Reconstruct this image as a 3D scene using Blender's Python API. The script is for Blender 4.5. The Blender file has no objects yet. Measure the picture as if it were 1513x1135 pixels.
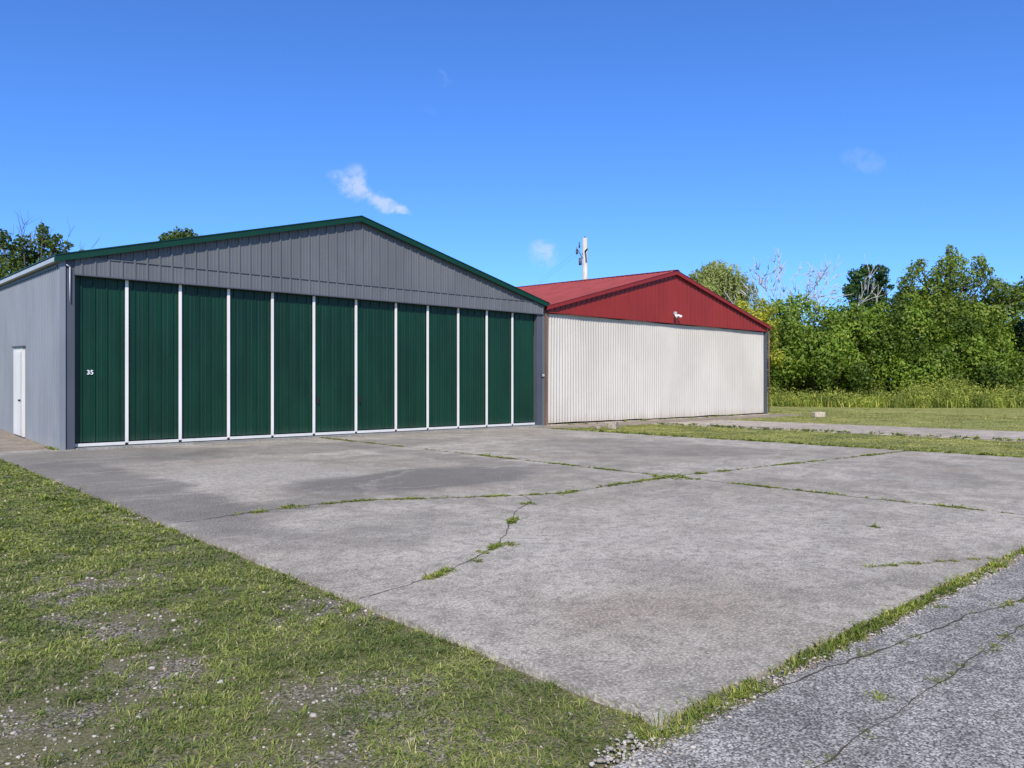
import bpy, math, random
import numpy as np
from mathutils import Vector
rng=np.random.default_rng(7); random.seed(7)
S=bpy.context.scene
COL=S.collection
def at(lat,d): return (0.7418*lat+0.6706*d, -0.6706*lat+0.7418*d)
RISE=0.022
def tz(y):
    return -0.04+np.minimum(np.maximum(0,(np.asarray(y,float)-22))*RISE,1.6)

# ---------------- node helpers
def N(nt,typ,ins=None,**pr):
    n=nt.nodes.new(typ)
    for k,v in pr.items(): setattr(n,k,v)
    if ins:
        for k,v in ins.items():
            s=n.inputs[k]
            if isinstance(v,bpy.types.NodeSocket): nt.links.new(v,s)
            else: s.default_value=v
    return n
def mth(nt,op,a,b=None,clamp=False):
    d={0:a}
    if b is not None: d[1]=b
    return N(nt,'ShaderNodeMath',d,operation=op,use_clamp=clamp).outputs[0]
def mixc(nt,f,a,b,bt='MIX'):
    n=nt.nodes.new('ShaderNodeMix'); n.data_type='RGBA'; n.blend_type=bt
    for i,v in ((0,f),(6,a),(7,b)):
        if isinstance(v,bpy.types.NodeSocket): nt.links.new(v,n.inputs[i])
        else: n.inputs[i].default_value=v if i==0 else (tuple(v)+(1,) if len(v)==3 else v)
    return n.outputs[2]
def noise(nt,vec,scale,detail=4,rough=.55,dist=0):
    return N(nt,'ShaderNodeTexNoise',{'Vector':vec,'Scale':scale,'Detail':detail,'Roughness':rough,'Distortion':dist}).outputs[0]
def ramp(nt,f,a,b,c0=0,c1=1):
    return N(nt,'ShaderNodeMapRange',{0:f,1:a,2:b,3:c0,4:c1},interpolation_type='SMOOTHSTEP').outputs[0]
def newmat(name):
    m=bpy.data.materials.new(name); m.use_nodes=True
    nt=m.node_tree; nt.nodes.clear()
    out=nt.nodes.new('ShaderNodeOutputMaterial')
    return m,nt,out
def princ(nt,out,col,rough=.8,bump=None,bstr=.3,bdist=.01,metal=0,spec=.5):
    p=nt.nodes.new('ShaderNodeBsdfPrincipled')
    for k,v in (('Base Color',col),('Roughness',rough),('Metallic',metal),('Specular IOR Level',spec)):
        if isinstance(v,bpy.types.NodeSocket): nt.links.new(v,p.inputs[k])
        else: p.inputs[k].default_value=(tuple(v)+(1,)) if k=='Base Color' else v
    if bump is not None:
        b=N(nt,'ShaderNodeBump',{'Height':bump,'Strength':bstr,'Distance':bdist})
        nt.links.new(b.outputs[0],p.inputs['Normal'])
    nt.links.new(p.outputs[0],out.inputs[0])
    return p
def pos(nt): return nt.nodes.new('ShaderNodeNewGeometry').outputs['Position']
def scalev(nt,v,s):
    return N(nt,'ShaderNodeVectorMath',{0:v,1:s},operation='MULTIPLY').outputs[0]
def sep(nt,v):
    s=N(nt,'ShaderNodeSeparateXYZ',{0:v}); return s.outputs
def blob(nt,v,cx,cy,rx,ry,lo=.7,hi=1.1):
    """1 inside an ellipse on the ground"""
    o=N(nt,'ShaderNodeVectorMath',{0:v,1:(cx,cy,0)},operation='SUBTRACT').outputs[0]
    o=scalev(nt,o,(1/rx,1/ry,0))
    l=N(nt,'ShaderNodeVectorMath',{0:o},operation='LENGTH').outputs['Value']
    return ramp(nt,l,lo,hi,1,0)

# ---------------- materials
def metal_mat(name,col,var=.12,streak=.15,rough=.42,dirt=(.2,.16,.12),dirtz=0.0):
    m,nt,out=newmat(name); p=pos(nt)
    a=noise(nt,scalev(nt,p,(1.2,1.2,.5)),1.0,5)
    b=noise(nt,scalev(nt,p,(14,14,.6)),1.0,4)
    c=mixc(nt,ramp(nt,a,.3,.7),[x*(1-var) for x in col],[min(1,x*(1+var)) for x in col])
    c=mixc(nt,mth(nt,'MULTIPLY',ramp(nt,b,.5,.8),streak),c,dirt)
    if dirtz>0:
        z=sep(nt,p)[2]
        zz=mth(nt,'SUBTRACT',z,mth(nt,'MULTIPLY',b,.25))
        c=mixc(nt,mth(nt,'MULTIPLY',ramp(nt,zz,-.12,.25,1,0),dirtz),c,dirt)
    princ(nt,out,c,rough,bump=a,bstr=.08,bdist=.05,spec=.35)
    return m
M_green=metal_mat('green_steel',(.0022,.031,.0145),.2,.05,.4,(.1,.13,.1),.25)
M_greentrim=metal_mat('green_trim',(.003,.037,.018),.1,.02)
M_grey=metal_mat('grey_steel',(.125,.128,.131),.08,.08,.45,(.2,.2,.2))
M_greyside=metal_mat('grey_side_steel',(.205,.218,.24),.08,.12,.5,(.3,.29,.27),.3)
M_greypost=metal_mat('grey_post',(.075,.082,.098),.1,.1,.5)
M_white=metal_mat('white_trim',(.74,.71,.66),.05,.15,.45,(.4,.38,.33),.3)
M_red=metal_mat('red_steel',(.235,.020,.014),.08,.04,.4,(.3,.1,.08))
M_redroof=metal_mat('red_roof',(.31,.058,.048),.12,.15,.55,(.42,.2,.17))
M_redtrim=metal_mat('red_trim',(.24,.018,.014),.05,.03)
M_rust=metal_mat('rusty_edge',(.17,.10,.07),.3,.4,.8)
M_dark=metal_mat('dark_gap',(.02,.02,.02),.1,.0,.8)
M_lightgrey=metal_mat('gutter_grey',(.45,.46,.46),.05,.1,.4)
M_glass=metal_mat('lamp_lens',(.75,.76,.75),.02,.0,.15)
def cream():
    m,nt,out=newmat('cream_corrugated'); p=pos(nt)
    a=noise(nt,scalev(nt,p,(.5,.5,.35)),1.0,5)
    b=noise(nt,scalev(nt,p,(9,9,.35)),1.0,5)
    f=noise(nt,p,30,3)
    c=mixc(nt,ramp(nt,a,.3,.7),(.50,.455,.39),(.57,.52,.45))
    c=mixc(nt,mth(nt,'MULTIPLY',ramp(nt,b,.5,.85),.3),c,(.38,.33,.27))
    c=mixc(nt,mth(nt,'MULTIPLY',ramp(nt,f,.55,.8),.2),c,(.42,.36,.29))
    z=sep(nt,p)[2]
    zz=mth(nt,'SUBTRACT',z,mth(nt,'MULTIPLY',b,.9))
    c=mixc(nt,mth(nt,'MULTIPLY',ramp(nt,zz,-.6,.0,1,0),.6),c,(.34,.26,.18))
    princ(nt,out,c,.65,bump=a,bstr=.1,bdist=.05,spec=.2)
    return m
M_cream=cream()

def concrete(name,A=(.53,.465,.37),B=(.375,.325,.25),apron=True):
    m,nt,out=newmat(name); p=pos(nt)
    n1=noise(nt,p,.22,4,.6,.6); n2=noise(nt,p,1.6,8,.65,.4); n3=noise(nt,p,9,9,.78); n4=noise(nt,p,48,4,.7); n5=noise(nt,p,110,2,.6)
    c=mixc(nt,ramp(nt,n1,.35,.65),A,B)
    c=mixc(nt,ramp(nt,n2,.36,.62),mixc(nt,1,c,(.72,.715,.70),'MULTIPLY'),mixc(nt,1,c,(1.16,1.15,1.13),'MULTIPLY'))
    nr=noise(nt,scalev(nt,p,(1,1,1)),.45,5,.6)
    c=mixc(nt,mth(nt,'MULTIPLY',ramp(nt,nr,.52,.70),.32),c,(.43,.30,.21))
    if apron:
        d=N(nt,'ShaderNodeTexNoise',{'Vector':p,'Scale':.9,'Detail':7,'Roughness':.6}).outputs[1]
        pd=N(nt,'ShaderNodeVectorMath',{0:p,1:scalev(nt,N(nt,'ShaderNodeVectorMath',{0:d,1:(.5,.5,.5)},operation='SUBTRACT').outputs[0],(1.6,1.6,0))},operation='ADD').outputs[0]
        dark=(.125,.113,.095)
        c=mixc(nt,mth(nt,'MULTIPLY',blob(nt,pd,5.9,13.3,1.9,2.6,.6,1.15),.6),c,(.53,.47,.38))
        st=[(7.7,10.7,2.6,1.4,.85),(3.5,13,.9,6,.7),(4.6,18.7,3.0,2.4,.6),(9.5,17.8,5,1.5,.45),(15.5,12.5,2.2,3.5,.4),(10.3,14,.6,5,.4),(5,9.6,2.5,.5,.4),(4.6,7.2,1.3,1.0,.3),(14,5,1.6,1.0,.25)]
        for cx,cy_,rx,ry,w in st:
            c=mixc(nt,mth(nt,'MULTIPLY',blob(nt,pd,cx,cy_,rx,ry,.72,1.12),w),c,dark)
        c=mixc(nt,mth(nt,'MULTIPLY',blob(nt,pd,7,5,3.6,2.4,.3,1.3),.35),c,(.56,.49,.39))
        c=mixc(nt,mth(nt,'MULTIPLY',blob(nt,pd,4.3,3.3,1.2,1.2,.2,1.2),.3),c,(.42,.30,.21))
        w=N(nt,'ShaderNodeTexNoise',{'Vector':scalev(nt,pd,(.35,5,1)),'Scale':1.0,'Detail':3}).outputs[0]
        c=mixc(nt,mth(nt,'MULTIPLY',ramp(nt,w,.58,.64),.28),c,(.60,.53,.43))
        w2=N(nt,'ShaderNodeTexNoise',{'Vector':scalev(nt,pd,(4,.5,1)),'Scale':1.0,'Detail':3}).outputs[0]
        c=mixc(nt,mth(nt,'MULTIPLY',ramp(nt,w2,.58,.66),.22),c,(.25,.215,.17))
        ox=N(nt,'ShaderNodeVectorMath',{0:pd,1:(8.6,9.0,0)},operation='SUBTRACT').outputs[0]
        rl=N(nt,'ShaderNodeVectorMath',{0:scalev(nt,ox,(1,1,0))},operation='LENGTH').outputs['Value']
        arc=mth(nt,'MULTIPLY',ramp(nt,mth(nt,'ABSOLUTE',mth(nt,'SUBTRACT',rl,2.6)),.02,.09,1,0),.3)
        c=mixc(nt,arc,c,(.55,.49,.40))
    c=mixc(nt,mth(nt,'MULTIPLY',ramp(nt,n3,.47,.60),.62),c,(.18,.157,.122))
    c=mixc(nt,mth(nt,'MULTIPLY',ramp(nt,n4,.46,.60),.55),c,(.19,.165,.13))
    c=mixc(nt,mth(nt,'MULTIPLY',ramp(nt,n4,.48,.34),.6),c,(.74,.67,.55))
    c=mixc(nt,mth(nt,'MULTIPLY',ramp(nt,n5,.54,.66),.5),c,(.10,.09,.075))
    h=mth(nt,'ADD',mth(nt,'MULTIPLY',n4,.6),n3)
    princ(nt,out,c,.9,bump=h,bstr=.55,bdist=.01,spec=.08)
    return m
M_conc=concrete('concrete')
M_conc2=concrete('concrete_old',(.62,.52,.41),(.52,.43,.33),False)
M_sill=concrete('concrete_sill',(.27,.28,.28),(.22,.225,.23),False)
M_dirt=concrete('dirt_path',(.36,.28,.20),(.26,.20,.145),False)

def asphalt():
    m,nt,out=newmat('asphalt'); p=pos(nt)
    v=N(nt,'ShaderNodeTexVoronoi',{'Vector':p,'Scale':85.0,'Randomness':1.0})
    r=sep(nt,v.outputs['Color'])[0]
    v2=N(nt,'ShaderNodeTexVoronoi',{'Vector':p,'Scale':45.0})
    r2=sep(nt,v2.outputs['Color'])[1]
    c=mixc(nt,ramp(nt,r,.1,1.0),(.20,.182,.157),(.50,.455,.39))
    c=mixc(nt,mth(nt,'MULTIPLY',ramp(nt,r2,.8,.95),.5),c,(.66,.61,.53))
    c=mixc(nt,ramp(nt,v.outputs['Distance'],.42,.85),c,(.08,.074,.065))
    n1=noise(nt,p,.8,5); n2=noise(nt,p,6,5)
    c=mixc(nt,1,c,mixc(nt,ramp(nt,n1,.3,.7),(.85,.85,.85),(1.12,1.11,1.1)),'MULTIPLY')
    c=mixc(nt,1,c,mixc(nt,ramp(nt,n2,.35,.65),(.82,.82,.82),(1.12,1.12,1.12)),'MULTIPLY')
    h=mth(nt,'SUBTRACT',1,v.outputs['Distance'])
    princ(nt,out,c,.9,bump=h,bstr=.4,bdist=.006,spec=.08)
    return m
M_asph=asphalt()
def groundmat():
    m,nt,out=newmat('grass_ground'); p=pos(nt)
    n1=noise(nt,p,.12,5,.6); n2=noise(nt,p,1.1,6,.65); n3=noise(nt,scalev(nt,p,(1,1,1)),9,6,.75); n4=noise(nt,p,45,4,.7)
    c=mixc(nt,ramp(nt,n1,.35,.65),(.25,.26,.075),(.33,.315,.10))
    c=mixc(nt,mth(nt,'MULTIPLY',ramp(nt,n2,.48,.70),.6),c,(.44,.37,.19))
    c=mixc(nt,mth(nt,'MULTIPLY',ramp(nt,n3,.50,.64),.45),c,(.14,.16,.04))
    c=mixc(nt,mth(nt,'MULTIPLY',ramp(nt,n4,.5,.65),.3),c,(.11,.12,.03))
    x=sep(nt,p)[0]; y=sep(nt,p)[1]
    near=mth(nt,'MULTIPLY',ramp(nt,x,3.2,3.6,1,0),ramp(nt,y,24,21,0,1))
    v=N(nt,'ShaderNodeTexVoronoi',{'Vector':p,'Scale':70.0})
    r=sep(nt,v.outputs['Color'])[0]
    g=mixc(nt,ramp(nt,r,.0,1),(.17,.14,.10),(.44,.38,.30))
    g=mixc(nt,ramp(nt,v.outputs['Distance'],.35,.75),g,(.08,.065,.045))
    g=mixc(nt,mth(nt,'MULTIPLY',ramp(nt,n2,.35,.55),.75),g,(.15,.14,.055))
    c=mixc(nt,near,c,g)
    princ(nt,out,c,.95,bump=mth(nt,'ADD',n3,n4),bstr=.5,bdist=.03,spec=.05)
    return m
M_ground=groundmat()
def leafmat(name,c1,c2,c3,tr=.3,rough=.6,patch=.8,lo=.7,hi=1.2):
    m,nt,out=newmat(name)
    g=nt.nodes.new('ShaderNodeNewGeometry'); r=g.outputs['Random Per Island']
    c=mixc(nt,ramp(nt,r,0,.6),c1,c2); c=mixc(nt,ramp(nt,r,.75,1),c,c3)
    n1=noise(nt,g.outputs['Position'],patch,4)
    c=mixc(nt,1,c,mixc(nt,ramp(nt,n1,.38,.62),(lo,lo*1.05,lo),(hi*1.04,hi,hi*.9)),'MULTIPLY')
    p=N(nt,'ShaderNodeBsdfPrincipled',{'Base Color':c,'Roughness':rough,'Specular IOR Level':.2})
    t=N(nt,'ShaderNodeBsdfTranslucent',{'Color':mixc(nt,1,c,(1.3,1.5,.7),'MULTIPLY')})
    x=N(nt,'ShaderNodeMixShader',{0:tr,1:p.outputs[0],2:t.outputs[0]})
    nt.links.new(x.outputs[0],out.inputs[0])
    return m
M_lawn=leafmat('lawn_blades',(.145,.185,.04),(.23,.265,.068),(.45,.39,.20),.25,.6,1.6,.72,1.2)
M_strip=leafmat('strip_blades',(.27,.29,.075),(.36,.35,.11),(.52,.44,.22),.25,.6,.6)
M_weed=leafmat('weed_blades',(.15,.20,.03),(.23,.265,.045),(.47,.39,.15),.3,.6,2)
M_vine=leafmat('vine_leaves',(.095,.165,.018),(.165,.235,.032),(.27,.31,.06),.28,.5,.28,.48,1.3)
M_darkleaf=leafmat('dark_leaves',(.025,.06,.014),(.045,.095,.02),(.07,.12,.03),.2,.6,.5)
M_treeleaf=leafmat('tree_leaves',(.13,.19,.026),(.19,.25,.038),(.28,.31,.08),.3,.55,.4,.6,1.2)
M_willow=leafmat('willow_leaves',(.24,.28,.09),(.32,.35,.12),(.40,.41,.17),.3,.6,.5)
M_yellow=leafmat('yellow_leaves',(.32,.34,.035),(.40,.39,.045),(.46,.42,.08),.3,.6,.5)
M_brush=leafmat('brush_leaves',(.20,.26,.05),(.31,.34,.07),(.50,.44,.12),.3,.6,.5,.55,1.25)
M_backleaf=leafmat('back_leaves',(.05,.085,.018),(.08,.12,.026),(.12,.16,.04),.25,.6,.4)
def bark(name,a,b):
    m,nt,out=newmat(name); p=pos(nt)
    n=noise(nt,scalev(nt,p,(6,6,1.2)),1.5,6,.7)
    princ(nt,out,mixc(nt,ramp(nt,n,.3,.7),a,b),.9,bump=n,bstr=.5,bdist=.03,spec=.15)
    return m
M_bark=bark('bark',(.07,.055,.04),(.16,.13,.10))
M_dead=bark('dead_wood',(.38,.35,.33),(.60,.57,.54))
M_pole=bark('weathered_pole',(.42,.36,.28),(.66,.58,.48))
def stonemat():
    m,nt,out=newmat('gravel_stone'); g=nt.nodes.new('ShaderNodeNewGeometry'); r=g.outputs['Random Per Island']
    c=mixc(nt,ramp(nt,r,0,1),(.25,.215,.17),(.60,.54,.45)); c=mixc(nt,ramp(nt,r,.9,.95),c,(.42,.28,.20))
    n=noise(nt,g.outputs['Position'],60,3); c=mixc(nt,mth(nt,'MULTIPLY',n,.4),c,(.26,.23,.19))
    princ(nt,out,c,.85,spec=.15); return m
M_stone=stonemat()
m,nt,out=newmat('crack_dark'); princ(nt,out,(.06,.048,.035),.95); M_crack=m
m,nt,out=newmat('wire'); princ(nt,out,(.2,.2,.21),.6); M_wire=m
m,nt,out=newmat('number_paint'); princ(nt,out,(.8,.8,.8),.5); M_num=m

# ---------------- geometry helpers
def link(o,parent=None):
    COL.objects.link(o)
    if parent is not None: o.parent=parent
    return o
def empty(name):
    e=bpy.data.objects.new(name,None); e.empty_display_size=.5; return link(e)
def mesh(name,V,F,mat,parent=None,smooth=False):
    me=bpy.data.meshes.new(name); me.from_pydata([tuple(v) for v in V],[],F); me.materials.append(mat)
    if smooth: me.polygons.foreach_set('use_smooth',[True]*len(me.polygons))
    me.update(); return link(bpy.data.objects.new(name,me),parent)
def npmesh(name,V,L,tot,mat,parent=None,smooth=False):
    V=np.ascontiguousarray(V,dtype=np.float32); L=np.ascontiguousarray(L,dtype=np.int32); tot=np.ascontiguousarray(tot,dtype=np.int32)
    me=bpy.data.meshes.new(name); me.vertices.add(len(V)); me.vertices.foreach_set('co',V.ravel())
    me.loops.add(len(L)); me.loops.foreach_set('vertex_index',L)
    st=np.concatenate([[0],np.cumsum(tot)[:-1]]).astype(np.int32)
    me.polygons.add(len(tot)); me.polygons.foreach_set('loop_start',st)
    if smooth: me.polygons.foreach_set('use_smooth',np.ones(len(tot),bool))
    me.materials.append(mat); me.update(calc_edges=True); me.validate()
    return link(bpy.data.objects.new(name,me),parent)
def box(name,x0,x1,y0,y1,z0,z1,mat,parent=None,bev=0):
    V=[(x,y,z) for x in (x0,x1) for y in (y0,y1) for z in (z0,z1)]
    F=[(0,1,3,2),(4,6,7,5),(0,4,5,1),(2,3,7,6),(0,2,6,4),(1,5,7,3)]
    o=mesh(name,V,F,mat,parent)
    if bev:
        b=o.modifiers.new('bev','BEVEL'); b.width=bev; b.segments=2
    return o
def prism(name,poly,axis_dir,mat,parent=None):
    n=len(poly); d=Vector(axis_dir)
    V=[Vector(p) for p in poly]+[Vector(p)+d for p in poly]
    F=[tuple(range(n-1,-1,-1)),tuple(range(n,2*n))]+[(i,(i+1)%n,n+(i+1)%n,n+i) for i in range(n)]
    return mesh(name,V,F,mat,parent)
def tubes(name,paths,mat,parent=None,seg=7):
    V=[];F=[]
    for pts,rad in paths:
        pts=[Vector(p) for p in pts]; b0=len(V)
        for i,p in enumerate(pts):
            t=(pts[min(i+1,len(pts)-1)]-pts[max(i-1,0)]).normalized()
            u=t.cross(Vector((0.31,.95,.05))).normalized()
            if u.length<.1: u=Vector((1,0,0))
            w=t.cross(u)
            for k in range(seg):
                a=2*math.pi*k/seg; V.append(p+(u*math.cos(a)+w*math.sin(a))*rad[i])
        for i in range(len(pts)-1):
            for k in range(seg):
                a=b0+i*seg+k; b=b0+i*seg+(k+1)%seg
                F.append((a,b,b+seg,a+seg))
        F.append(tuple(b0+k for k in range(seg))[::-1]); F.append(tuple(b0+(len(pts)-1)*seg+k for k in range(seg)))
    return mesh(name,V,F,mat,parent,True)
def prof(s0,s1,pitch,kind='rib',h=.022,extra=()):
    P=[]
    if kind=='sine':
        n=int((s1-s0)/pitch*6)
        P=[(s0+(s1-s0)*i/n, h*.5*(1+math.cos(2*math.pi*i/6))) for i in range(n+1)]
    else:
        P=[(s0,0)]
        k=0; s=s0+pitch*.5
        while s<s1-.04:
            P+= [(s-.034,0),(s-.018,h),(s+.018,h),(s+.034,0)]
            for f in (1/3,2/3):
                q=s+pitch*f
                if q<s1-.04: P+=[(q-.012,0),(q,h*.3),(q+.012,0)]
            s+=pitch
        P.append((s1,0))
    for e in extra:
        if s0<e<s1:
            for i in range(len(P)-1):
                if P[i][0]<e<=P[i+1][0]:
                    t=(e-P[i][0])/(P[i+1][0]-P[i][0]); P.insert(i+1,(e,P[i][1]*(1-t)+P[i+1][1]*t)); break
    return P
def sheet(name,P,fn,rows,mat,parent=None):
    V=[];F=[];n=len(P)
    for r in range(rows+1):
        for s,o in P: V.append(fn(s,o,r/rows))
    for r in range(rows):
        for i in range(n-1):
            a=r*n+i; F.append((a,a+1,a+1+n,a+n))
    return mesh(name,V,F,mat,parent)
def hsh(ix,iy,seed):
    h=(ix.astype(np.int64)*374761393+iy.astype(np.int64)*668265263+seed*982451653)&0x7fffffff
    h=((h^(h>>13))*1274126177)&0x7fffffff
    return ((h^(h>>16))&0xffff)/65535.
def vn(x,y,seed=0):
    x=np.asarray(x,float);y=np.asarray(y,float)
    ix=np.floor(x).astype(int);iy=np.floor(y).astype(int);fx=x-ix;fy=y-iy
    fx=fx*fx*(3-2*fx);fy=fy*fy*(3-2*fy)
    return (hsh(ix,iy,seed)*(1-fx)+hsh(ix+1,iy,seed)*fx)*(1-fy)+(hsh(ix,iy+1,seed)*(1-fx)+hsh(ix+1,iy+1,seed)*fx)*fy

# ---------------- terrain
def axis():
    a=np.concatenate([-np.geomspace(30,2500,14)[::-1],np.arange(-28,60,2.0),np.geomspace(60,2500,14)])
    return a
xs=axis();ys=axis();nx=len(xs);ny=len(ys)
X,Y=np.meshgrid(xs,ys)
V=np.stack([X.ravel(),Y.ravel(),tz(Y).ravel()],1)
i,j=np.meshgrid(np.arange(nx-1),np.arange(ny-1)); a=(j*nx+i).ravel()
L=np.stack([a,a+1,a+1+nx,a+nx],1).ravel()
npmesh('ground',V,L,np.full(len(a),4),M_ground)

def slab(name,x0,x1,y0,y1,top,mat,th=.2,step=.4,jit=.015,seed=1):
    """sheet with slightly ragged edges"""
    pts=[]
    def edge(ax,ay,bx,by):
        n=max(1,int(math.hypot(bx-ax,by-ay)/step))
        for k in range(n):
            t=k/n; pts.append((ax+(bx-ax)*t+random.uniform(-jit,jit),ay+(by-ay)*t+random.uniform(-jit,jit)))
    random.seed(seed)
    edge(x0,y0,x1,y0);edge(x1,y0,x1,y1);edge(x1,y1,x0,y1);edge(x0,y1,x0,y0)
    return prism(name,[(p[0],p[1],top-th) for p in pts],(0,0,th),mat)
slab('asphalt_taxiway',-60,90,-12,2.12,-.018,M_asph,.2,.12,.035,3)
slab('concrete_apron',2.98,19.5,2.26,21.6,0,M_conc,.25,.2,.014,4)
o=slab('concrete_walk',2.7,4.38,22.06,40,.0,M_dirt,.2,.4,.05,5)
for v in o.data.vertices: v.co.z+=RISE*max(0,v.co.y-22)
slab('walk_landing',2.9,4.38,21.62,22.02,.0,M_dirt,.2,.4,.01,5)
slab('concrete_drive',25.4,30.3,2.3,19.5,-.012,M_conc2,.2,.4,.05,6)
slab('dirt_apron',19.52,38.2,19.55,21.6,-.006,M_dirt,.2,.3,.10,7)
slab('gravel_shoulder',3.0,60,2.10,2.25,-.028,M_dirt,.2,.2,.03,8)

# cracks and joints
def ribbon(name,lines,z,mat):
    V=[];F=[]
    for pl,w in lines:
        pts=[]
        for (ax,ay),(bx,by) in zip(pl[:-1],pl[1:]):
            n=max(2,int(math.hypot(bx-ax,by-ay)/.07))
            for k in range(n):
                t=k/n;pts.append((ax+(bx-ax)*t,ay+(by-ay)*t))
        pts.append(pl[-1]); b=len(V); wob=0
        for k,(x,y) in enumerate(pts):
            q=pts[min(k+1,len(pts)-1)];r=pts[max(k-1,0)]
            dx,dy=q[0]-r[0],q[1]-r[1];l=math.hypot(dx,dy) or 1
            wob=wob*.9+random.gauss(0,w*.9)
            ww=w*random.uniform(.3,1.4);o=wob
            nx_,ny_=-dy/l,dx/l
            V+=[(x+nx_*(o+ww/2),y+ny_*(o+ww/2),z),(x+nx_*(o-ww/2),y+ny_*(o-ww/2),z)]
        for k in range(len(pts)-1):
            c=b+2*k;F.append((c,c+1,c+3,c+2))
    return mesh(name,V,F,mat)
J1=[(11.15,21.3),(11.1,15.7),(10.95,8.0),(10.95,2.3)]
J2=[(3.0,9.2),(3.56,9.2),(4.6,9.35),(5.6,9.2),(6.9,8.45),(8.07,7.85),(9.5,7.98),(10.9,8.0),(13.5,7.8),(16.6,7.5),(19.4,7.3)]
J3=[(3.0,5.02),(3.52,5.07),(4.32,5.38),(5.06,5.77),(6.04,6.68),(6.6,7.2),(7.3,7.7),(7.5,8.1)]
J4=[(6.8,2.9),(7.1,2.75),(7.6,2.5),(8.0,2.3)]
J5=[(6.2,6.6),(7.5,5.9),(9.1,5.5),(10.9,5.4)]
random.seed(11)
ribbon('concrete_cracks',[(J1,.014),(J2,.014),(J3,.010),(J4,.005),(J5,.003)],.004,M_crack)
K1=[(3.6,2.1),(4.5,2.02),(5.04,1.93),(5.9,1.86),(6.72,1.71),(9,1.6),(14,1.5)]
K2=[(1.0,1.55),(3.16,1.55),(4.65,1.54),(6.0,1.53),(10,1.0),(15,.6)]
ribbon('asphalt_cracks',[(K1,.012),(K2,.008)],-.014,M_crack)

# ---------------- grass blades
def blades(name,P,z,az,Ln,W,el,mat,parent=None):
    n=len(P); dx=np.cos(az);dy=np.sin(az);px=-dy;py=dx
    B=np.stack([P[:,0],P[:,1],z],1)
    D=np.stack([dx,dy,np.zeros(n)],1);Q=np.stack([px,py,np.zeros(n)],1)*(W/2)[:,None]
    ce=np.cos(el);se=np.sin(el)
    mid=B+D*(Ln*.5*ce)[:,None]+np.stack([0*Ln,0*Ln,Ln*.5*se],1)
    e2=el-.6
    tip=mid+D*(Ln*.5*np.cos(e2))[:,None]+np.stack([0*Ln,0*Ln,Ln*.5*np.sin(e2)],1)
    V=np.stack([B-Q*.7,B+Q*.7,mid+Q,mid-Q,tip],1).reshape(-1,3)
    b=np.arange(n)*5
    L=np.stack([b,b+1,b+2,b+3,b+3,b+2,b+4],1).ravel()
    tot=np.tile([4,3],n)
    return npmesh(name,V,L,tot,mat,parent)
def rosettes(C,k,spread,Lm,wfun,zf,name,mat,el=(.3,1.2)):
    n=len(C)
    az=rng.uniform(0,2*math.pi,(n,k)); r=spread*np.sqrt(rng.random((n,k)))
    P=np.stack([C[:,0,None]+np.cos(az)*r,C[:,1,None]+np.sin(az)*r],2).reshape(-1,2)
    az=(az+rng.normal(0,.7,(n,k))).ravel()
    cs=np.repeat(rng.lognormal(0,.35,n),k)
    Ln=Lm*cs*rng.uniform(.5,1.4,n*k)
    e=rng.uniform(el[0],el[1],n*k)
    return blades(name,P,zf(P),az,Ln,wfun(P)*rng.uniform(.6,1.4,n*k),e,mat)
def camd(P): return np.hypot(P[:,0],P[:,1])
gp=[(at(-2.0,4.2),.6),(at(-1.45,5.8),.3),(at(-1.1,4.0),.35),(at(-2.3,3.6),.6),(at(-3.3,6.4),.5),(at(-1.05,5.5),.25),(at(-.9,3.5),.3),(at(-4.6,9.5),.5),(at(-2.6,5.2),.4)]
def bare(P):
    x,y=P[:,0],P[:,1]
    m=np.zeros(len(x))
    for (cx,cy),r in gp: m=np.maximum(m,np.exp(-((x-cx)**2+(y-cy)**2)/(r*r)))
    nz=.30*vn(x*1.6,y*1.6,3)+.32*vn(x*5.5,y*5.5,4)+.38*vn(x*19,y*19,5)
    return np.clip((m*.42+nz-.60)*3.8,0,1)
nC=330000
C=np.stack([rng.uniform(-10,3.06,nC),rng.uniform(2.13,20.5,nC)],1)
d=C[:,0]*.6706+C[:,1]*.7418; lat=C[:,0]*.7418-C[:,1]*.6706
keep=(lat>-.68*d-1.2)&(rng.random(nC)<np.clip((5.0/np.maximum(d,1))**1.1,0,1))
edge=(C[:,0]<2.99+.14*(vn(C[:,0]*3,C[:,1]*3,8)-.5))&(C[:,1]>2.2+.2*(vn(C[:,0]*4,C[:,1]*2,9)-.6))
keep&=edge
C=C[keep]; b=bare(C); C=C[rng.random(len(C))>b*.92]
C=C[rng.random(len(C))<.5+.5*vn(C[:,0]*6,C[:,1]*6,91)]
wf=lambda P:np.maximum(.0045,.0012*camd(P))
rosettes(C,9,.03,.034,wf,lambda P:np.full(len(P),-.04),'lawn_grass',M_lawn,(.1,.95))
nT=1500
T=np.stack([rng.uniform(-8,3.0,nT),rng.uniform(2.25,20,nT)],1)
T=T[(vn(T[:,0]*1.1,T[:,1]*1.1,21)>.5)]
rosettes(T,20,.04,.06,wf,lambda P:np.full(len(P),-.04),'lawn_weeds',M_weed,(.4,1.3))
def strip(n,x0,x1,y0,y1):
    return np.stack([rng.uniform(x0,x1,n),rng.uniform(y0,y1,n)],1)
R=np.concatenate([strip(12000,19.45,25.45,2.3,19.7),strip(10000,30.25,46,2.3,24),strip(2500,38,60,8,30)])
R=R[vn(R[:,0]*.9,R[:,1]*.9,31)*.5+vn(R[:,0]*4,R[:,1]*4,32)*.5>.3]
rosettes(R,8,.16,.032,lambda P:.0010*camd(P),lambda P:tz(P[:,1]),'field_grass',M_strip,(.1,.8))
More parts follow.
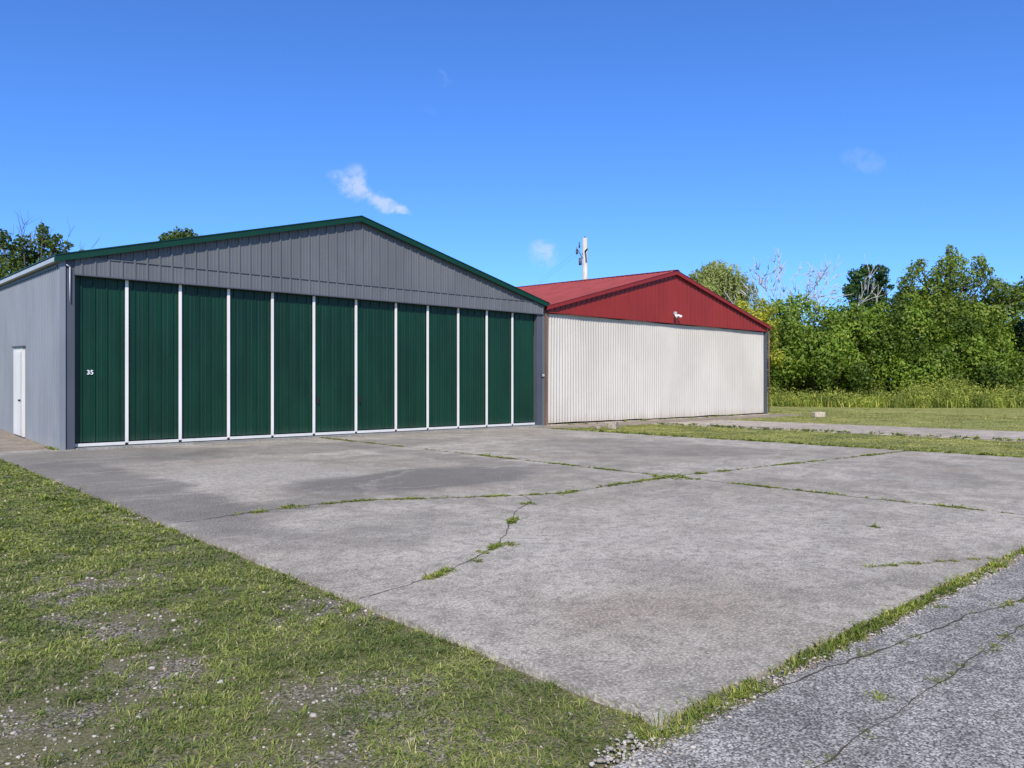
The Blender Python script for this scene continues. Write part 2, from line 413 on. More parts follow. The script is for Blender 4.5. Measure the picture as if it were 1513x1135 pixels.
def along(pl,n,sp,thr,seed,fr=2.2):
    segs=[(a,b,math.hypot(b[0]-a[0],b[1]-a[1])) for a,b in zip(pl[:-1],pl[1:])]
    tot=sum(s[2] for s in segs); t=rng.random(n)*tot; out=np.zeros((n,2)); acc=0
    for a,b,l in segs:
        m=(t>=acc)&(t<=acc+l); f=((t[m]-acc)/l)[:,None]
        out[m]=np.array(a)*(1-f)+np.array(b)*f; acc+=l
    dens=.6*vn(t*fr,0*t,seed)+.4*vn(t*fr*3.3,0*t,seed+1)
    out=out[dens>thr]; return out+rng.normal(0,sp,out.shape)
Wd=np.concatenate([along(J1,1700,.032,.54,41),along(J1,260,.015,.3,40),along(J2,1700,.036,.54,43,1.6),along(J2,200,.018,.3,44,1.6),along(J3[1:],620,.028,.50,45,2.6),along(J4,40,.02,.3,47),
   np.array(at(4.05,8.62))+rng.normal(0,.035,(9,2)),np.array(at(-2.87,10.0))+rng.normal(0,.09,(26,2)),np.array(at(-.02,7.68))+rng.normal(0,.04,(12,2)),np.array(at(-.33,6.95))+rng.normal(0,.03,(9,2)),np.array(at(.2,10.3))+rng.normal(0,.06,(16,2)),np.array(at(2.7,13.2))+rng.normal(0,.16,(50,2))])
rosettes(Wd,8,.02,.034,wf,lambda P:np.full(len(P),.0),'joint_weeds',M_weed,(.1,1.0))
E=[(2.6,2.16),(4,2.2),(8,2.2),(16,2.2),(30,2.2)]
We=np.concatenate([along(E[:3],700,.028,.52,51,2.4),along(E[:3],180,.045,.2,58,4.0),along(E[2:],700,.035,.50,53,1.5)])
rosettes(We,10,.024,.040,wf,lambda P:np.full(len(P),-.02),'edge_weeds',M_weed,(.2,1.2))
Wk=np.concatenate([along(K1,520,.02,.50,55),along(K2,450,.02,.52,57),np.array(at(1.9,4.0))+rng.normal(0,.03,(14,2)),np.array(at(3.1,5.6))+rng.normal(0,.03,(12,2))])
rosettes(Wk,7,.016,.018,wf,lambda P:np.full(len(P),-.018),'asphalt_weeds',M_weed,(.1,.9))
Wh=np.concatenate([along([(4.3,21.1),(4.3,30)],160,.05,.5,61),along([(20.8,21.0),(37.3,21.1)],200,.05,.5,63),along([(5,21.0),(20,21.0)],60,.04,.7,65),along([(19.5,19.4),(19.5,3)],500,.06,.3,67),along([(25.4,19.4),(25.4,3)],300,.08,.3,68)])
rosettes(Wh,9,.05,.06,lambda P:.0012*camd(P),lambda P:np.full(len(P),.0),'wall_weeds',M_weed,(.3,1.3))
# gravel
ph=(1+5**.5)/2
ico=np.array([(-1,ph,0),(1,ph,0),(-1,-ph,0),(1,-ph,0),(0,-1,ph),(0,1,ph),(0,-1,-ph),(0,1,-ph),(ph,0,-1),(ph,0,1),(-ph,0,-1),(-ph,0,1)])/1.9
icf=np.array([(0,11,5),(0,5,1),(0,1,7),(0,7,10),(0,10,11),(1,5,9),(5,11,4),(11,10,2),(10,7,6),(7,1,8),(3,9,4),(3,4,2),(3,2,6),(3,6,8),(3,8,9),(4,9,5),(2,4,11),(6,2,10),(8,6,7),(9,8,1)])
def stones(name,P,z,s):
    n=len(P)
    sc=s[:,None]*rng.uniform(.55,1.2,(n,3))*np.array([1,1,.6])
    v=ico[None]*rng.uniform(.75,1.2,(n,12,1))*sc[:,None,:]
    a=rng.uniform(0,6.28,n);c,si=np.cos(a)[:,None],np.sin(a)[:,None]
    x=v[:,:,0]*c-v[:,:,1]*si;y=v[:,:,0]*si+v[:,:,1]*c
    Vv=np.stack([x+P[:,0,None],y+P[:,1,None],v[:,:,2]+z],2).reshape(-1,3)
    Lp=(icf[None]+(np.arange(n)*12)[:,None,None]).reshape(-1)
    return npmesh(name,Vv,Lp,np.full(n*20,3),M_stone)
nS=60000
P=np.stack([rng.uniform(-7,2.95,nS),rng.uniform(2.2,15,nS)],1)
d=P[:,0]*.6706+P[:,1]*.7418; lat=P[:,0]*.7418-P[:,1]*.6706
P=P[(lat>-.68*d-.6)&(rng.random(nS)<.02+bare(P)*.85)]
stones('gravel',P,-.037,rng.lognormal(-4.95,.42,len(P)))
P=along([(2.5,2.17),(5,2.16),(9,2.16)],2600,.045,.1,71)
stones('edge_gravel',P,-.018,rng.lognormal(-5.0,.38,len(P)))
P=np.concatenate([np.array([2.75,2.15])+rng.normal(0,.08,(90,2))])
stones('corner_gravel',P,-.012,rng.lognormal(-4.8,.4,len(P)))

# ---------------- hangars
def shear(par):
    for o in par.children:
        if o.type=='MESH':
            for v in o.data.vertices:
                if v.co.y>21.7: v.co.z+=RISE*(v.co.y-21.7)
def rake(name,xl,zl,xp,zp,xr,zr,y0,y1,th,mat,par):
    poly=[(xl,y0,zl),(xp,y0,zp),(xr,y0,zr),(xr,y0,zr-th),(xp,y0,zp-th),(xl,y0,zl-th)]
    return prism(name,poly,(0,y1-y0,0),mat,par)
# --- hangar 1
H=empty('green_hangar')
x0,x1,xp=4.40,20.85,12.66; zE,zP=4.66,6.76; yb=38.0
top=lambda s:(zE+(zP-zE)*(s-x0)/(xp-x0) if s<xp else zP+(zE-zP)*(s-xp)/(x1-xp))
sheet('gable_wall',prof(x0,x1,.305,'rib',.032,(xp,)),lambda s,o,t:(s,21.20-o,4.62+t*(top(s)-4.62)),1,M_grey,H)
sheet('door_header',prof(x0+.29,x1-.05,.305,'rib',.025),lambda s,o,t:(s,21.14-o,4.29+t*.42),1,M_grey,H)
box('header_flashing',x0+.29,x1-.05,21.11,21.20,4.71,4.73,M_grey,H)
box('header_lip',x0+.28,x1-.05,21.10,21.24,4.262,4.29,M_greypost,H)
rake('rake_trim',x0-.16,zE+.04,xp,zP+.10,x1+.12,zE+.05,21.02,21.10,.17,M_greentrim,H)
rake('roof',x0-.15,zE+.055,xp,zP+.115,x1+.11,zE+.065,21.0,yb,.025,M_greentrim,H)
prism('back_wall',[(x0,yb-.3,-.1),(x1,yb-.3,-.1),(x1,yb-.3,zE),(xp,yb-.3,zP),(x0,yb-.3,zE)],(0,.1,0),M_grey,H)
sheet('side_wall',prof(21.25,yb,.19,'rib',.024),lambda s,o,t:(x0-o,s,-.15+t*(zE+.1)),1,M_greyside,H)
sheet('far_side_wall',prof(21.25,yb,.19,'rib',.015),lambda s,o,t:(x1-.03,s,-.15+t*(zE+.1)),1,M_greyside,H)
box('eave_gutter',x0-.15,x0-.03,21.1,yb,zE-.10,zE+.0,M_lightgrey,H)
box('side_drip_trim',x0-.045,x0-.0,21.4,yb,zE-.2,zE-.15,M_greypost,H)
box('corner_post',x0,4.70,21.16,21.36,-.03,4.64,M_greypost,H,.006)
box('corner_flashing',x0-.035,x0+.09,21.12,21.155,-.02,4.6,M_greyside,H)
tubes('conduit',[([(4.58,21.11,4.45),(4.58,21.11,3.6)],[.015,.015]),([(4.58,21.11,4.45),(4.5,21.1,4.5)],[.015,.015])],M_lightgrey,H)
box('end_post',20.44,x1,21.17,21.36,-.03,4.60,M_greypost,H,.006)
box('end_post_flashing',20.70,20.80,21.14,21.168,.0,4.5,M_grey,H)
sd=[25.35,26.75]
box('side_door_frame',x0-.075,x0-.02,sd[0],sd[1],.02,2.55,M_white,H)
box('side_door_leaf',x0-.095,x0-.076,sd[0]+.14,sd[1]-.14,.04,2.42,M_white,H)
box('side_door_head',x0-.11,x0-.02,sd[0]-.05,sd[1]+.05,2.552,2.6,M_greypost,H)
box('side_door_gap',x0-.099,x0-.0965,sd[0]+.13,sd[0]+.15,.04,2.42,M_dark,H)
tubes('side_door_knob',[([(x0-.095,sd[0]+.25,1.05),(x0-.15,sd[0]+.25,1.05)],[.03,.03])],M_dark,H)
dx=[4.70,5.91,7.24,8.55,9.84,11.16,12.61,14.10,15.38,16.69,18.0,19.25,20.44]
for k in range(12):
    a,b=dx[k],dx[k+1]
    yo=21.33+random.uniform(-.008,.008)
    sheet('door_panel_%d'%(k+1),prof(a+.035,b-.035,(b-a-.07)/4,'rib',.028),lambda s,o,t,yo=yo:(s,yo-o,.15+t*4.2),1,M_green,H)
    if k>0: 
        prism('door_stile_%d'%k,[(a-.037,21.26,.10),(a+.037,21.26,.10),(a+.037,21.295,.10),(a-.037,21.295,.10)],(0,0,4.155),M_white,H)
        box('stile_hinge_gap_%d'%k,a+.041,a+.055,21.275,21.30,.14,4.25,M_dark,H)
    box('door_bottom_rail_%d'%(k+1),a+(.04 if k else 0),b-.04,21.262,21.295,.05,.125,M_white,H)
box('door_gap',4.70,20.44,21.30,21.36,-.02,.048,M_dark,H)
box('door_backing',4.70,20.44,21.42,21.47,-.02,4.7,M_dark,H)
box('door_track',4.70,20.44,21.26,21.29,4.262,4.33,M_dark,H)
box('door_sill',4.72,20.5,20.78,21.28,-.05,.03,M_sill,H,.01)
for k in (5,6):
    box('door_handle_%d'%k,dx[k]+.12,dx[k]+.15,21.24,21.32,1.0,1.2,M_dark,H)
def text(body,x,y,z,size,par,mat):
    cu=bpy.data.curves.new('t','FONT'); cu.body=body; cu.size=size; cu.extrude=.002; cu.offset=.003
    o=bpy.data.objects.new('t',cu); COL.objects.link(o)
    bpy.context.view_layer.update()
    me=bpy.data.meshes.new_from_object(o.evaluated_get(bpy.context.evaluated_depsgraph_get()))
    bpy.data.objects.remove(o)
    me.materials.clear(); me.materials.append(mat)
    n=bpy.data.objects.new('number_'+body,me); link(n,par); n.location=(x,y,z); n.rotation_euler=(math.pi/2,0,0); return n
text('35',4.99,21.295,1.84,.155,H,M_num)
box('number_plate',20.62,20.76,21.10,21.135,1.87,2.02,M_greypost,H)
text('35',20.635,21.096,1.90,.12,H,M_num)
shear(H)
# --- hangar 2
G=empty('red_hangar')
x0,x1,xp=20.95,37.35,29.15; zE,zP=4.58,6.66; yb=40.0
box('door_left_post',20.96,21.05,21.2,21.34,-.03,4.5,M_rust,G)
top2=lambda s:(zE+(zP-zE)*(s-x0)/(xp-x0) if s<xp else zP+(zE-zP)*(s-xp)/(x1-xp))
sheet('gable_wall',prof(x0,x1,.305,'rib',.03,(xp,)),lambda s,o,t:(s,21.16-o,4.40+t*(top2(s)-4.40)),1,M_red,G)
box('gable_lip',x0,x1,21.10,21.2,4.36,4.398,M_redtrim,G)
rake('rake_trim',x0-.1,zE+.04,xp,zP+.10,x1+.15,zE+.05,21.0,21.09,.16,M_redtrim,G)
sl=(zP-zE+.06)/(xp-x0)
for nm,xa,xb in (('roof_slope_west',xp,x0-.12),('roof_slope_east',xp,x1+.15)):
    sheet(nm,prof(20.98,yb,.305,'rib',.03),lambda s,o,t,xa=xa,xb=xb:(xa+(xb-xa)*t,s,zP+.125-abs(xb-xa)*t*sl+o),2,M_redroof,G)
prism('ridge_cap',[(xp-.2,20.97,zP+.11),(xp,20.97,zP+.165),(xp+.2,20.97,zP+.11),(xp,20.97,zP+.14)],(0,yb-20.97,0),M_redtrim,G)
prism('back_wall',[(x0,yb-.3,-.1),(x1,yb-.3,-.1),(x1,yb-.3,zE),(xp,yb-.3,zP),(x0,yb-.3,zE)],(0,.1,0),M_red,G)
sheet('east_wall',prof(21.3,yb,.305,'rib',.02),lambda s,o,t:(x1-.03+o,s,-.15+t*(zE+.1)),1,M_cream,G)
sheet('west_wall',prof(21.3,yb,.305,'rib',.02),lambda s,o,t:(x0+.06,s,-.15+t*(zE+.1)),1,M_cream,G)
box('east_post',37.18,37.32,21.14,21.34,-.03,4.36,M_greypost,G)
tubes('east_downpipe',[([(37.44,21.12,4.5),(37.44,21.12,.1)],[.03,.03])],M_rust,G)
def cy(s,t):
    return .012*math.sin(s*1.15+t*1.7)+.022*float(vn(s*1.3,t*2.2,77))+.010*float(vn(s*3.6,t*5,78))
P=prof(21.08,37.16,.155,'sine',.034)
sheet('sliding_doors',P,lambda s,o,t:(s+.03*(t-.5)*math.sin(s),21.29-o-cy(s,t),.06+.03*float(vn(s*1.5,3,5))+t*(4.23+.09*float(vn(s*.6,9,9)))),12,M_cream,G)
box('door_backing',21.06,37.2,21.42,21.47,-.02,4.6,M_dark,G)
box('door_track',21.06,37.2,21.22,21.40,4.40,4.45,M_dark,G)
box('door_sill',21.0,37.3,20.95,21.4,-.05,.02,M_conc2,G)
box('floodlight_box',29.05,29.17,21.02,21.13,4.78,4.9,M_lightgrey,G,.01)
tubes('floodlight_heads',[([(29.0,21.02,4.76),(28.93,20.86,4.66)],[.04,.07]),([(29.2,21.02,4.76),(29.3,20.86,4.66)],[.04,.07]),([(29.11,21.06,4.78),(29.11,21.0,4.6)],[.03,.03])],M_glass,G,10)
shear(G)

# concrete blocks
def rubble(name,x,y,lx,ly,lz,rot):
    V=[];F=[(0,1,3,2),(4,6,7,5),(0,4,5,1),(2,3,7,6),(0,2,6,4),(1,5,7,3)]
    for sx in(-1,1):
        for sy in(-1,1):
            for sz in(0,1):
                V.append((sx*lx/2*random.uniform(.85,1),sy*ly/2*random.uniform(.85,1),sz*lz*random.uniform(.9,1.05)))
    o=mesh(name,V,F,M_conc2); o.location=(x,y,-.03); o.rotation_euler=(0,0,rot)
    b=o.modifiers.new('b','BEVEL');b.width=.025;b.segments=2
random.seed(5)
rubble('concrete_block',21.5,18.3,.55,.35,.26,.5)
rubble('concrete_block',36.6,18.0,.6,.35,.26,-.5)
rubble('concrete_block',21.0,18.6,.2,.15,.1,1)

# ---------------- utility pole
U=empty('utility_pole')
ux,uy=at(4.55,48); h0=10.7
tubes('pole',[([(ux,uy,0),(ux+.03,uy,5),(ux,uy,h0)],[.19,.17,.14])],M_pole,U,12)
def pp(l,f,z): return (ux+.7418*l+.6706*f,uy-.6706*l+.7418*f,z)
tubes('crossarm',[([pp(.05,-.9,h0-.85),pp(-.05,.9,h0-.85)],[.06,.06]),([pp(-.12,0,h0-1.3),pp(-.55,-.15,h0-.6)],[.03,.03])],M_bark,U,6)
tubes('insulators',[([pp(-.35,0,h0-.6),pp(-.35,0,h0-.25)],[.06,.04]),([pp(-.5,0,h0-1.0),pp(-.5,0,h0-.7)],[.07,.07]),([pp(0,0,h0),pp(0,0,h0+.12)],[.05,.03]),([pp(-.3,-.1,h0-1.7),pp(-.3,-.1,h0-1.25)],[.1,.1])],M_greypost,U,8)
wz=[]
for k,(zo,l2) in enumerate(((-.6,-16),(-.9,-17))):
    pts=[]
    for q in range(17):
        t=q/16; pts.append(pp(-.3+l2*t,60*t,h0+zo-1.9*4*t*(1-t)))
    wz.append((pts,[.0035]*17))
tubes('wires',wz,M_wire,U,4)

# ---------------- vegetation
def leaves(name,C,Nr,size,mat,parent,aspect=.6,nz=.6):
    n=len(C); Nn=Nr+rng.normal(0,nz,(n,3)); Nn/=np.linalg.norm(Nn,axis=1)[:,None]+1e-6
    T=np.cross(Nn,rng.normal(0,1,(n,3))); T/=np.linalg.norm(T,axis=1)[:,None]+1e-6
    B=np.cross(Nn,T); s=(size*rng.uniform(.6,1.4,n))[:,None]
    V=np.stack([C-T*s*.5,C+B*s*.5*aspect,C+T*s*.5,C-B*s*.5*aspect],1).reshape(-1,3)
    return npmesh(name,V,np.arange(n*4),np.full(n,4),mat,parent)
def clump_pts(clumps,dens,hang=0):
    Cs=[];Ns=[]
    for (c,r) in clumps:
        r=np.array(r,float); area=4*math.pi*((r[0]*r[1]+r[1]*r[2]+r[0]*r[2])/3)
        n=int(area*dens)+5
        D=rng.normal(0,1,(n,3)); D/=np.linalg.norm(D,axis=1)[:,None]
        ph=rng.uniform(0,6.28,3)
        lump=1+.16*np.sin(D[:,0]*5+ph[0])*np.sin(D[:,1]*5+ph[1])+.14*np.sin(D[:,2]*7+ph[2]+D[:,0]*4)
        rr=lump*(1-.45*rng.random(n)**1.6)
        rr=np.where(rng.random(n)<.08,rr*rng.uniform(1.05,1.25,n),rr)
        P=np.array(c)+D*r*rr[:,None]
        if hang: P[:,2]-=hang*rng.random(n)**2*(1-D[:,2])
        Cs.append(P);Ns.append(D)
    return np.concatenate(Cs),np.concatenate(Ns)
def tree(name,bx,by,clumps,trunk_r,mat,dens=45,size=.2,barkm=None,fork=.35,hang=0):
    T=empty(name); z0=float(tz(by)); top=max(c[0][2] for c in clumps)
    f=z0+(top-z0)*fork
    paths=[([(bx,by,z0-.1),(bx+.1,by,z0+(f-z0)*.5),(bx,by,f),(bx+.1,by,f+(top-f)*.5),(bx,by,top)],[trunk_r*1.2,trunk_r,trunk_r*.85,trunk_r*.5,trunk_r*.15])]
    for c,r in clumps:
        s=Vector((bx,by,f+random.random()*(max(c[2]-f,.3))*.45)); e=Vector(c); m=(s+e)/2+Vector((random.uniform(-.3,.3),random.uniform(-.3,.3),-.15))
        paths.append(([s,m,e],[trunk_r*.4,trunk_r*.25,trunk_r*.06]))
        for q in range(3):
            e2=e+Vector([random.uniform(-1,1)*rr*.8 for rr in r]); paths.append(([m.lerp(e,.6),e2],[trunk_r*.12,trunk_r*.03]))
    tubes('trunk_and_limbs',paths,barkm or M_bark,T,6)
    C,D=clump_pts(clumps,dens,hang)
    leaves('foliage',C,D,size,mat,T)
    return T
# vine-draped treeline
sil=[(880,470),(1000,470),(1100,470),(1135,468),(1150,452),(1180,434),(1212,430),(1235,442),(1260,455),(1300,452),(1330,456),(1345,430),(1365,425),(1395,425),(1420,420),(1450,430),(1480,440),(1513,440),(1560,410),(1620,400),(1700,430),(1850,410),(2100,420)]
def top_at(u): return float(np.interp(u,[s[0] for s in sil],[s[1] for s in sil]))
TL=empty('vine_covered_treeline'); clumps=[]; random.seed(21)
u=880
while u<2100:
    D0=58.0
    k=D0/1137; ht=1.6+(568-top_at(u))*k
    nn=4 if u>1120 else 3
    for q in range(nn):
        t=random.random()**.75
        r=random.choice((random.uniform(.5,1.0),random.uniform(.9,1.9)))
        z=max(2.3,t*ht-r*.75); dd=D0+t*3.5+random.uniform(-2.4,1.8)
        x,y=at((u-756.5)*k+random.uniform(-.5,.5),dd)
        clumps.append(((x,y,z+float(tz(y))),(r,r,r*random.uniform(.7,1.35))))
    r=random.uniform(.5,1.3); x,y=at((u-756.5)*k,D0+3); clumps.append(((x,y,ht*random.uniform(.98,1.07)-r*.85),(r,r,r*.85)))
    u+=17 if u<1600 else 30
C,D=clump_pts(clumps,44,.6)
leaves('foliage',C,D,.24,M_vine,TL)
paths=[]
for q in range(70):
    l=random.uniform(8,62); x,y=at(l,61+random.uniform(-1,1)); hh=random.uniform(4,7.5)
    paths.append(([(x,y,-.2),(x+random.uniform(-.5,.5),y,hh*.5),(x+random.uniform(-1,1),y,hh)],[.18,.12,.04]))
tubes('trunks',paths,M_bark,TL,6)
cl=[];u=780
while u<2200:
    x,y=at((u-756.5)*.0545,64+random.uniform(-1,1))
    for z in (1.2,3.4,5.3): cl.append(((x,y,z+random.uniform(-.4,.4)),(1.9,1.9,1.5)))
    u+=34
C,D=clump_pts(cl,16)
leaves('understory',C,D,.42,M_backleaf,TL)
def L_(u,dep): return (u-756.5)*dep/1137
def Z_(v,dep): return 1.6+(568-v)*dep/1137
def mk(lst,dep,rz=.85):
    out=[]
    for (u,v,r) in lst:
        x,y=at(L_(u,dep),dep+random.uniform(-.8,.8)); out.append(((x,y,Z_(v,dep)),(r*dep/1137,r*dep/1137,r*rz*dep/1137)))
    return out
random.seed(33)
lst=[(1352,400,13),(1362,390,9),(1345,418,14),(1372,412,12),(1400,390,14),(1415,374,10),(1422,388,14),(1440,388,11),(1405,412,19),(1435,412,19),(1380,430,22),(1350,440,20),(1457,403,11),(1468,428,20),(1420,440,26),(1490,432,18),(1505,440,16),(1395,460,26),(1440,470,28),(1360,470,26),(1480,465,26),(1388,398,8),(1450,392,7),(1408,364,5),(1476,415,8)]
x,y=at(L_(1410,60),61); tree('maple_tree',x,y,mk(lst,60),.3,M_treeleaf,48,.23,hang=.2)
lst=[(1590,380,30),(1560,410,30),(1620,405,34),(1585,440,40),(1640,450,30),(1545,450,26)]
x,y=at(L_(1590,62),63); tree('maple_tree',x,y,mk(lst,62),.3,M_treeleaf,40,.25,hang=.2)
lst=[(1280,400,11),(1266,408,12),(1293,405,13),(1302,416,10),(1255,428,11),(1270,424,16),(1288,428,16),(1305,435,10),(1262,442,14),(1283,450,18),(1298,450,12),(1250,436,7),(1310,426,5)]
x,y=at(L_(1280,70),70); tree('oak_tree',x,y,mk(lst,70),.3,M_darkleaf,60,.26,fork=.5)
lst=[(1100,455,14),(1122,450,10),(1118,468,15),(1135,462,10),(1105,475,20),(1135,482,13),(1090,462,12),(1140,505,14),(1142,530,14)]
x,y=at(L_(1115,56),56); tree('locust_tree',x,y,mk(lst,56),.15,M_yellow,60,.2)
# willow
W=empty('willow_tree'); wd=75
wl=mk([(1050,402,17),(1030,412,15),(1075,405,17),(1095,415,13),(1062,395,13),(1020,422,10),(1105,428,10),(1050,425,24),(1085,430,22)],wd)
C,D=clump_pts(wl,26)
idx=rng.integers(0,len(C),900); st=C[idx]; n=16
drop=rng.uniform(.5,2.6,900)
tt=np.linspace(0,1,n)
P=st[:,None,:]+np.stack([np.zeros((900,n)),np.zeros((900,n)),-drop[:,None]*tt[None]],2)+rng.normal(0,.06,(900,n,3))
leaves('foliage',C,D,.26,M_willow,W,.4)
leaves('hanging_foliage',P.reshape(-1,3),np.tile([-.7,-.7,.3],(900*n,1)),.28,M_willow,W,.3)
x,y=at(L_(1060,wd),wd)
tubes('trunk_and_limbs',[([(x,y,0),(x,y,4),(x+.3,y,7)],[.5,.45,.3])]+[([(x,y,5),c],[.2,.04]) for c,r in wl],M_bark,W,7)
def deadtree(name,bx,by,h,r,mat,seed,spread=.55,depth=5,lean=(0,0),rmin=.018):
    random.seed(seed); paths=[]
    def br(p,d,l,r,k):
        q=[p];rr=[r];cur=p;dd=d.copy()
        for s in range(3):
            dd=(dd+Vector([random.gauss(0,.13) for _ in range(3)])).normalized(); cur=cur+dd*l/3; q.append(cur); rr.append(r*(1-.2*(s+1)))
        paths.append((q,rr))
        if k==0: return
        for s in range(random.choice((2,3,3))):
            nd=(dd+Vector([random.gauss(0,spread) for _ in range(3)])+Vector((0,0,.15))).normalized()
            br(q[random.choice((2,3))],nd,l*random.uniform(.6,.85),max(rr[-1]*.66,rmin),k-1)
    br(Vector((bx,by,0)),Vector((lean[0],lean[1],1)).normalized(),h*.42,r,depth)
    # scale so that the highest twig is exactly at height h
    zt=max(p.z for q,_ in paths for p in q); f=h/zt
    base=Vector((bx,by,0))
    paths=[([base+(p-base)*f for p in q],rr) for q,rr in paths]
    T=empty(name); tubes('branches',paths,mat,T,5); return T
x,y=at(L_(1140,64),64); deadtree('dead_tree',x,y,12.6,.26,M_dead,14,.45,5,(0,0),.03)
x,y=at(L_(1168,66),66); deadtree('dead_tree',x,y,12.4,.24,M_dead,19,.45,5,(0,0),.03)
# brush / goldenrod front of treeline
UB=empty('goldenrod_brush'); cl=[];random.seed(8);u=1090
while u<2100:
    dep=53.5+random.uniform(-.8,1.6); hh=random.uniform(.6,1.3)*(.75+.7*float(vn(u*.02,0,4)))
    if 1150<u<1330: hh*=.72
    x,y=at(L_(u,dep),dep); r=random.uniform(.5,1.1)
    cl.append(((x,y,hh*.45),(r,r,hh*.62)))
    x,y=at(L_(u,dep+2),dep+2.2); cl.append(((x,y,hh*.7),(r,r,hh*.8)))
    u+=9
C,D=clump_pts(cl,42); C[:,2]=np.maximum(C[:,2],0)
leaves('foliage',C,D,.17,M_brush,UB,.35,.8)
n=9000; l=rng.uniform(L_(1090,53),L_(2000,53),n); dd=rng.uniform(52.2,56,n)
bx=.7418*l+.6706*dd;by=-.6706*l+.7418*dd
blades('tall_grass',np.stack([bx,by],1),tz(by),rng.uniform(0,6.28,n),rng.uniform(.3,1.2,n)*(.5+.8*vn(l*.5,dd*.5,5)),np.full(n,.05),rng.uniform(.9,1.5,n),M_brush,UB)
# left trees behind green hangar
random.seed(3)
lst=[(5,352,14),(-20,358,24),(18,362,12),(25,375,16),(62,350,11),(45,360,10),(75,342,8),(55,368,18),(85,362,12),(105,365,8),(-10,390,26),(30,400,26),(70,390,20),(100,385,14),(120,372,4),(-60,370,30),(-50,400,34),(10,425,30),(60,420,28),(82,376,14),(38,382,16),(95,355,7),(58,340,6)]
x,y=at(L_(30,48),49); tree('ash_tree',x,y,mk(lst,48),.25,M_backleaf,60,.20)
x,y=at(L_(42,52),52); deadtree('bare_tree',x,y,13.0,.12,M_bark,6,.3,5,(0,0),.012)
lst=[(262,350,14),(248,354,11),(282,350,12),(296,354,8),(240,360,9),(270,364,18),(255,385,22),(285,385,22)]
x,y=at(L_(268,64),64); tree('ash_tree',x,y,mk(lst,64),.2,M_backleaf,60,.24)
x,y=at(L_(312,60),60); deadtree('bare_tree',x,y,14.2,.07,M_bark,9,.16,2)
WB=empty('background_woods'); cl=[];random.seed(77)
u=-900
while u<900:
    dep=78+random.uniform(-3,3); x,y=at(L_(u,dep),dep)
    for z in (1.5,4,6.2): cl.append(((x,y,z+random.uniform(-.5,.8)),(2.6,2.6,1.9)))
    u+=40
C,D=clump_pts(cl,9); leaves('foliage',C,D,.5,M_backleaf,WB)

# ---------------- light & sky
SUN_EL=math.radians(40)
sx,sy=-.69,-.72
az=math.atan2(sx,sy)
sd=bpy.data.lights.new('sun','SUN'); sd.energy=5.0; sd.angle=math.radians(.53); sd.color=(1,.95,.86)
so=link(bpy.data.objects.new('sun',sd))
l=math.hypot(sx,sy); dirv=Vector((sx/l*math.cos(SUN_EL),sy/l*math.cos(SUN_EL),math.sin(SUN_EL)))
so.rotation_euler=dirv.to_track_quat('Z','Y').to_euler(); so.location=(0,0,30)
w=bpy.data.worlds.new('World'); S.world=w; w.use_nodes=True; nt=w.node_tree; nt.nodes.clear()
out=nt.nodes.new('ShaderNodeOutputWorld')
sk=N(nt,'ShaderNodeTexSky',sky_type='NISHITA',sun_disc=False,sun_elevation=SUN_EL,sun_rotation=az%(2*math.pi),altitude=200,air_density=1.0,dust_density=.4,ozone_density=3.0)
tc=nt.nodes.new('ShaderNodeTexCoord'); g=tc.outputs['Generated']
col=sk.outputs[0]
nz=noise(nt,scalev(nt,g,(1,1,1)),22,6,.6,.5)
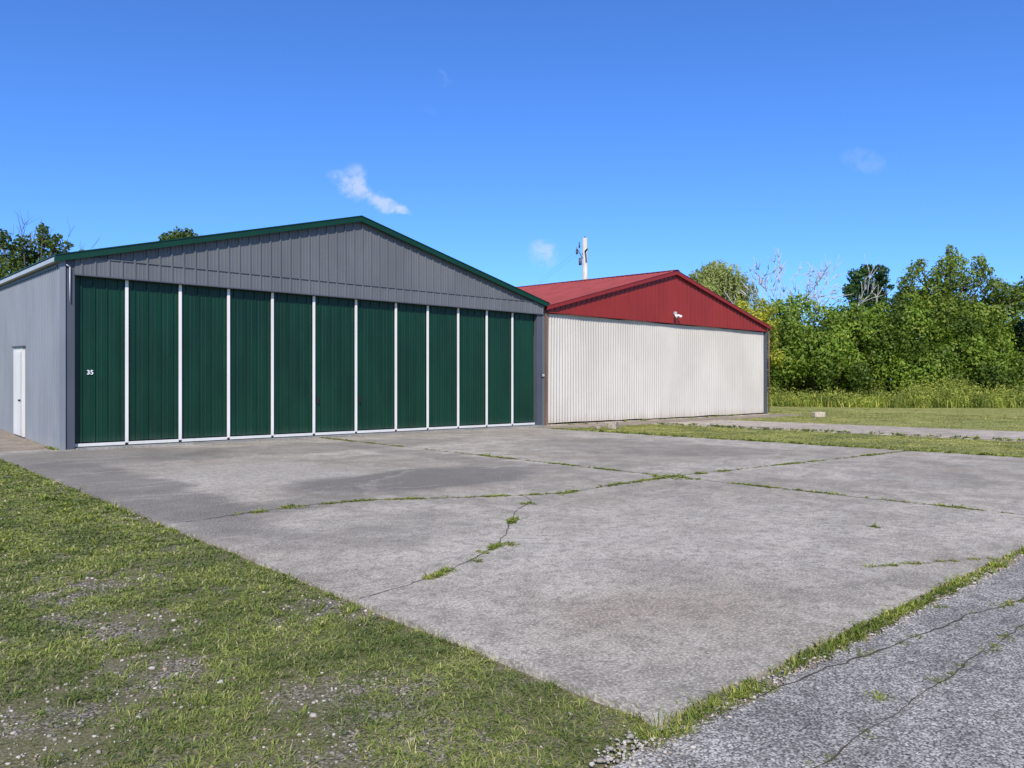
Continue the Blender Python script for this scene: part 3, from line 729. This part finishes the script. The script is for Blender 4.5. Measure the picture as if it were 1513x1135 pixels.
def cloud(u,v,ru,rv,ang,dens,cut,col):
    F=Vector((.6706,.7418,0));Rr=Vector((.7418,-.6706,0));Up=Vector((0,0,1))
    c=(Rr*(u-756.5)/1137+F+Up*(568-v)/1137).normalized()
    rt=(Rr-c*Rr.dot(c)).normalized(); up=c.cross(rt)*-1
    if up.z<0: up=-up
    ca,sa=math.cos(ang),math.sin(ang)
    a1=rt*ca-up*sa; a2=up*ca+rt*sa
    d1=N(nt,'ShaderNodeVectorMath',{0:g,1:tuple(a1)},operation='DOT_PRODUCT').outputs['Value']
    d2=N(nt,'ShaderNodeVectorMath',{0:g,1:tuple(a2)},operation='DOT_PRODUCT').outputs['Value']
    wob=mth(nt,'MULTIPLY',mth(nt,'SUBTRACT',nz,.5),.045)
    e1=mth(nt,'DIVIDE',d1,ru/1137*1.0); e2=mth(nt,'DIVIDE',mth(nt,'ADD',d2,wob),rv/1137*1.0)
    q=mth(nt,'ADD',mth(nt,'MULTIPLY',e1,e1),mth(nt,'MULTIPLY',e2,e2))
    fc=N(nt,'ShaderNodeVectorMath',{0:g,1:tuple(c)},operation='DOT_PRODUCT').outputs['Value']
    m=mth(nt,'MULTIPLY',ramp(nt,q,.0,1.0,1,0),ramp(nt,fc,.5,.6,0,1))
    n2=noise(nt,g,60,6,.65,.4)
    m=mth(nt,'MULTIPLY',mth(nt,'MULTIPLY',m,ramp(nt,n2,cut,cut+.35)),dens)
    return mixc(nt,m,col,(6.0,6.6,7.6))
col=mixc(nt,1,col,(.54,.95,1.64),'MULTIPLY')
for c in ((525,272,28,24,.9,.6,.25),(565,296,50,14,.45,.6,.25),(500,262,20,11,.1,.3,.3),(590,310,18,9,.2,.35,.25),(803,376,28,24,.3,.45,.3),(1277,240,36,18,.3,.13,.3),(651,122,16,8,.9,.16,.35),(635,166,14,6,.1,.08,.35)):
    col=cloud(*c,col)
bg=N(nt,'ShaderNodeBackground',{'Color':col,'Strength':.122})
nt.links.new(bg.outputs[0],out.inputs[0])

# ---------------- camera
cd=bpy.data.cameras.new('camera'); cd.sensor_width=36; cd.lens=27.06; cd.clip_end=6000; cd.clip_start=.05
co=link(bpy.data.objects.new('camera',cd)); co.location=(0,0,1.6)
co.rotation_euler=(math.radians(90),0,-math.atan2(.6706,.7418))
S.camera=co
S.view_settings.view_transform='Standard'; S.view_settings.look='None'; S.view_settings.exposure=0
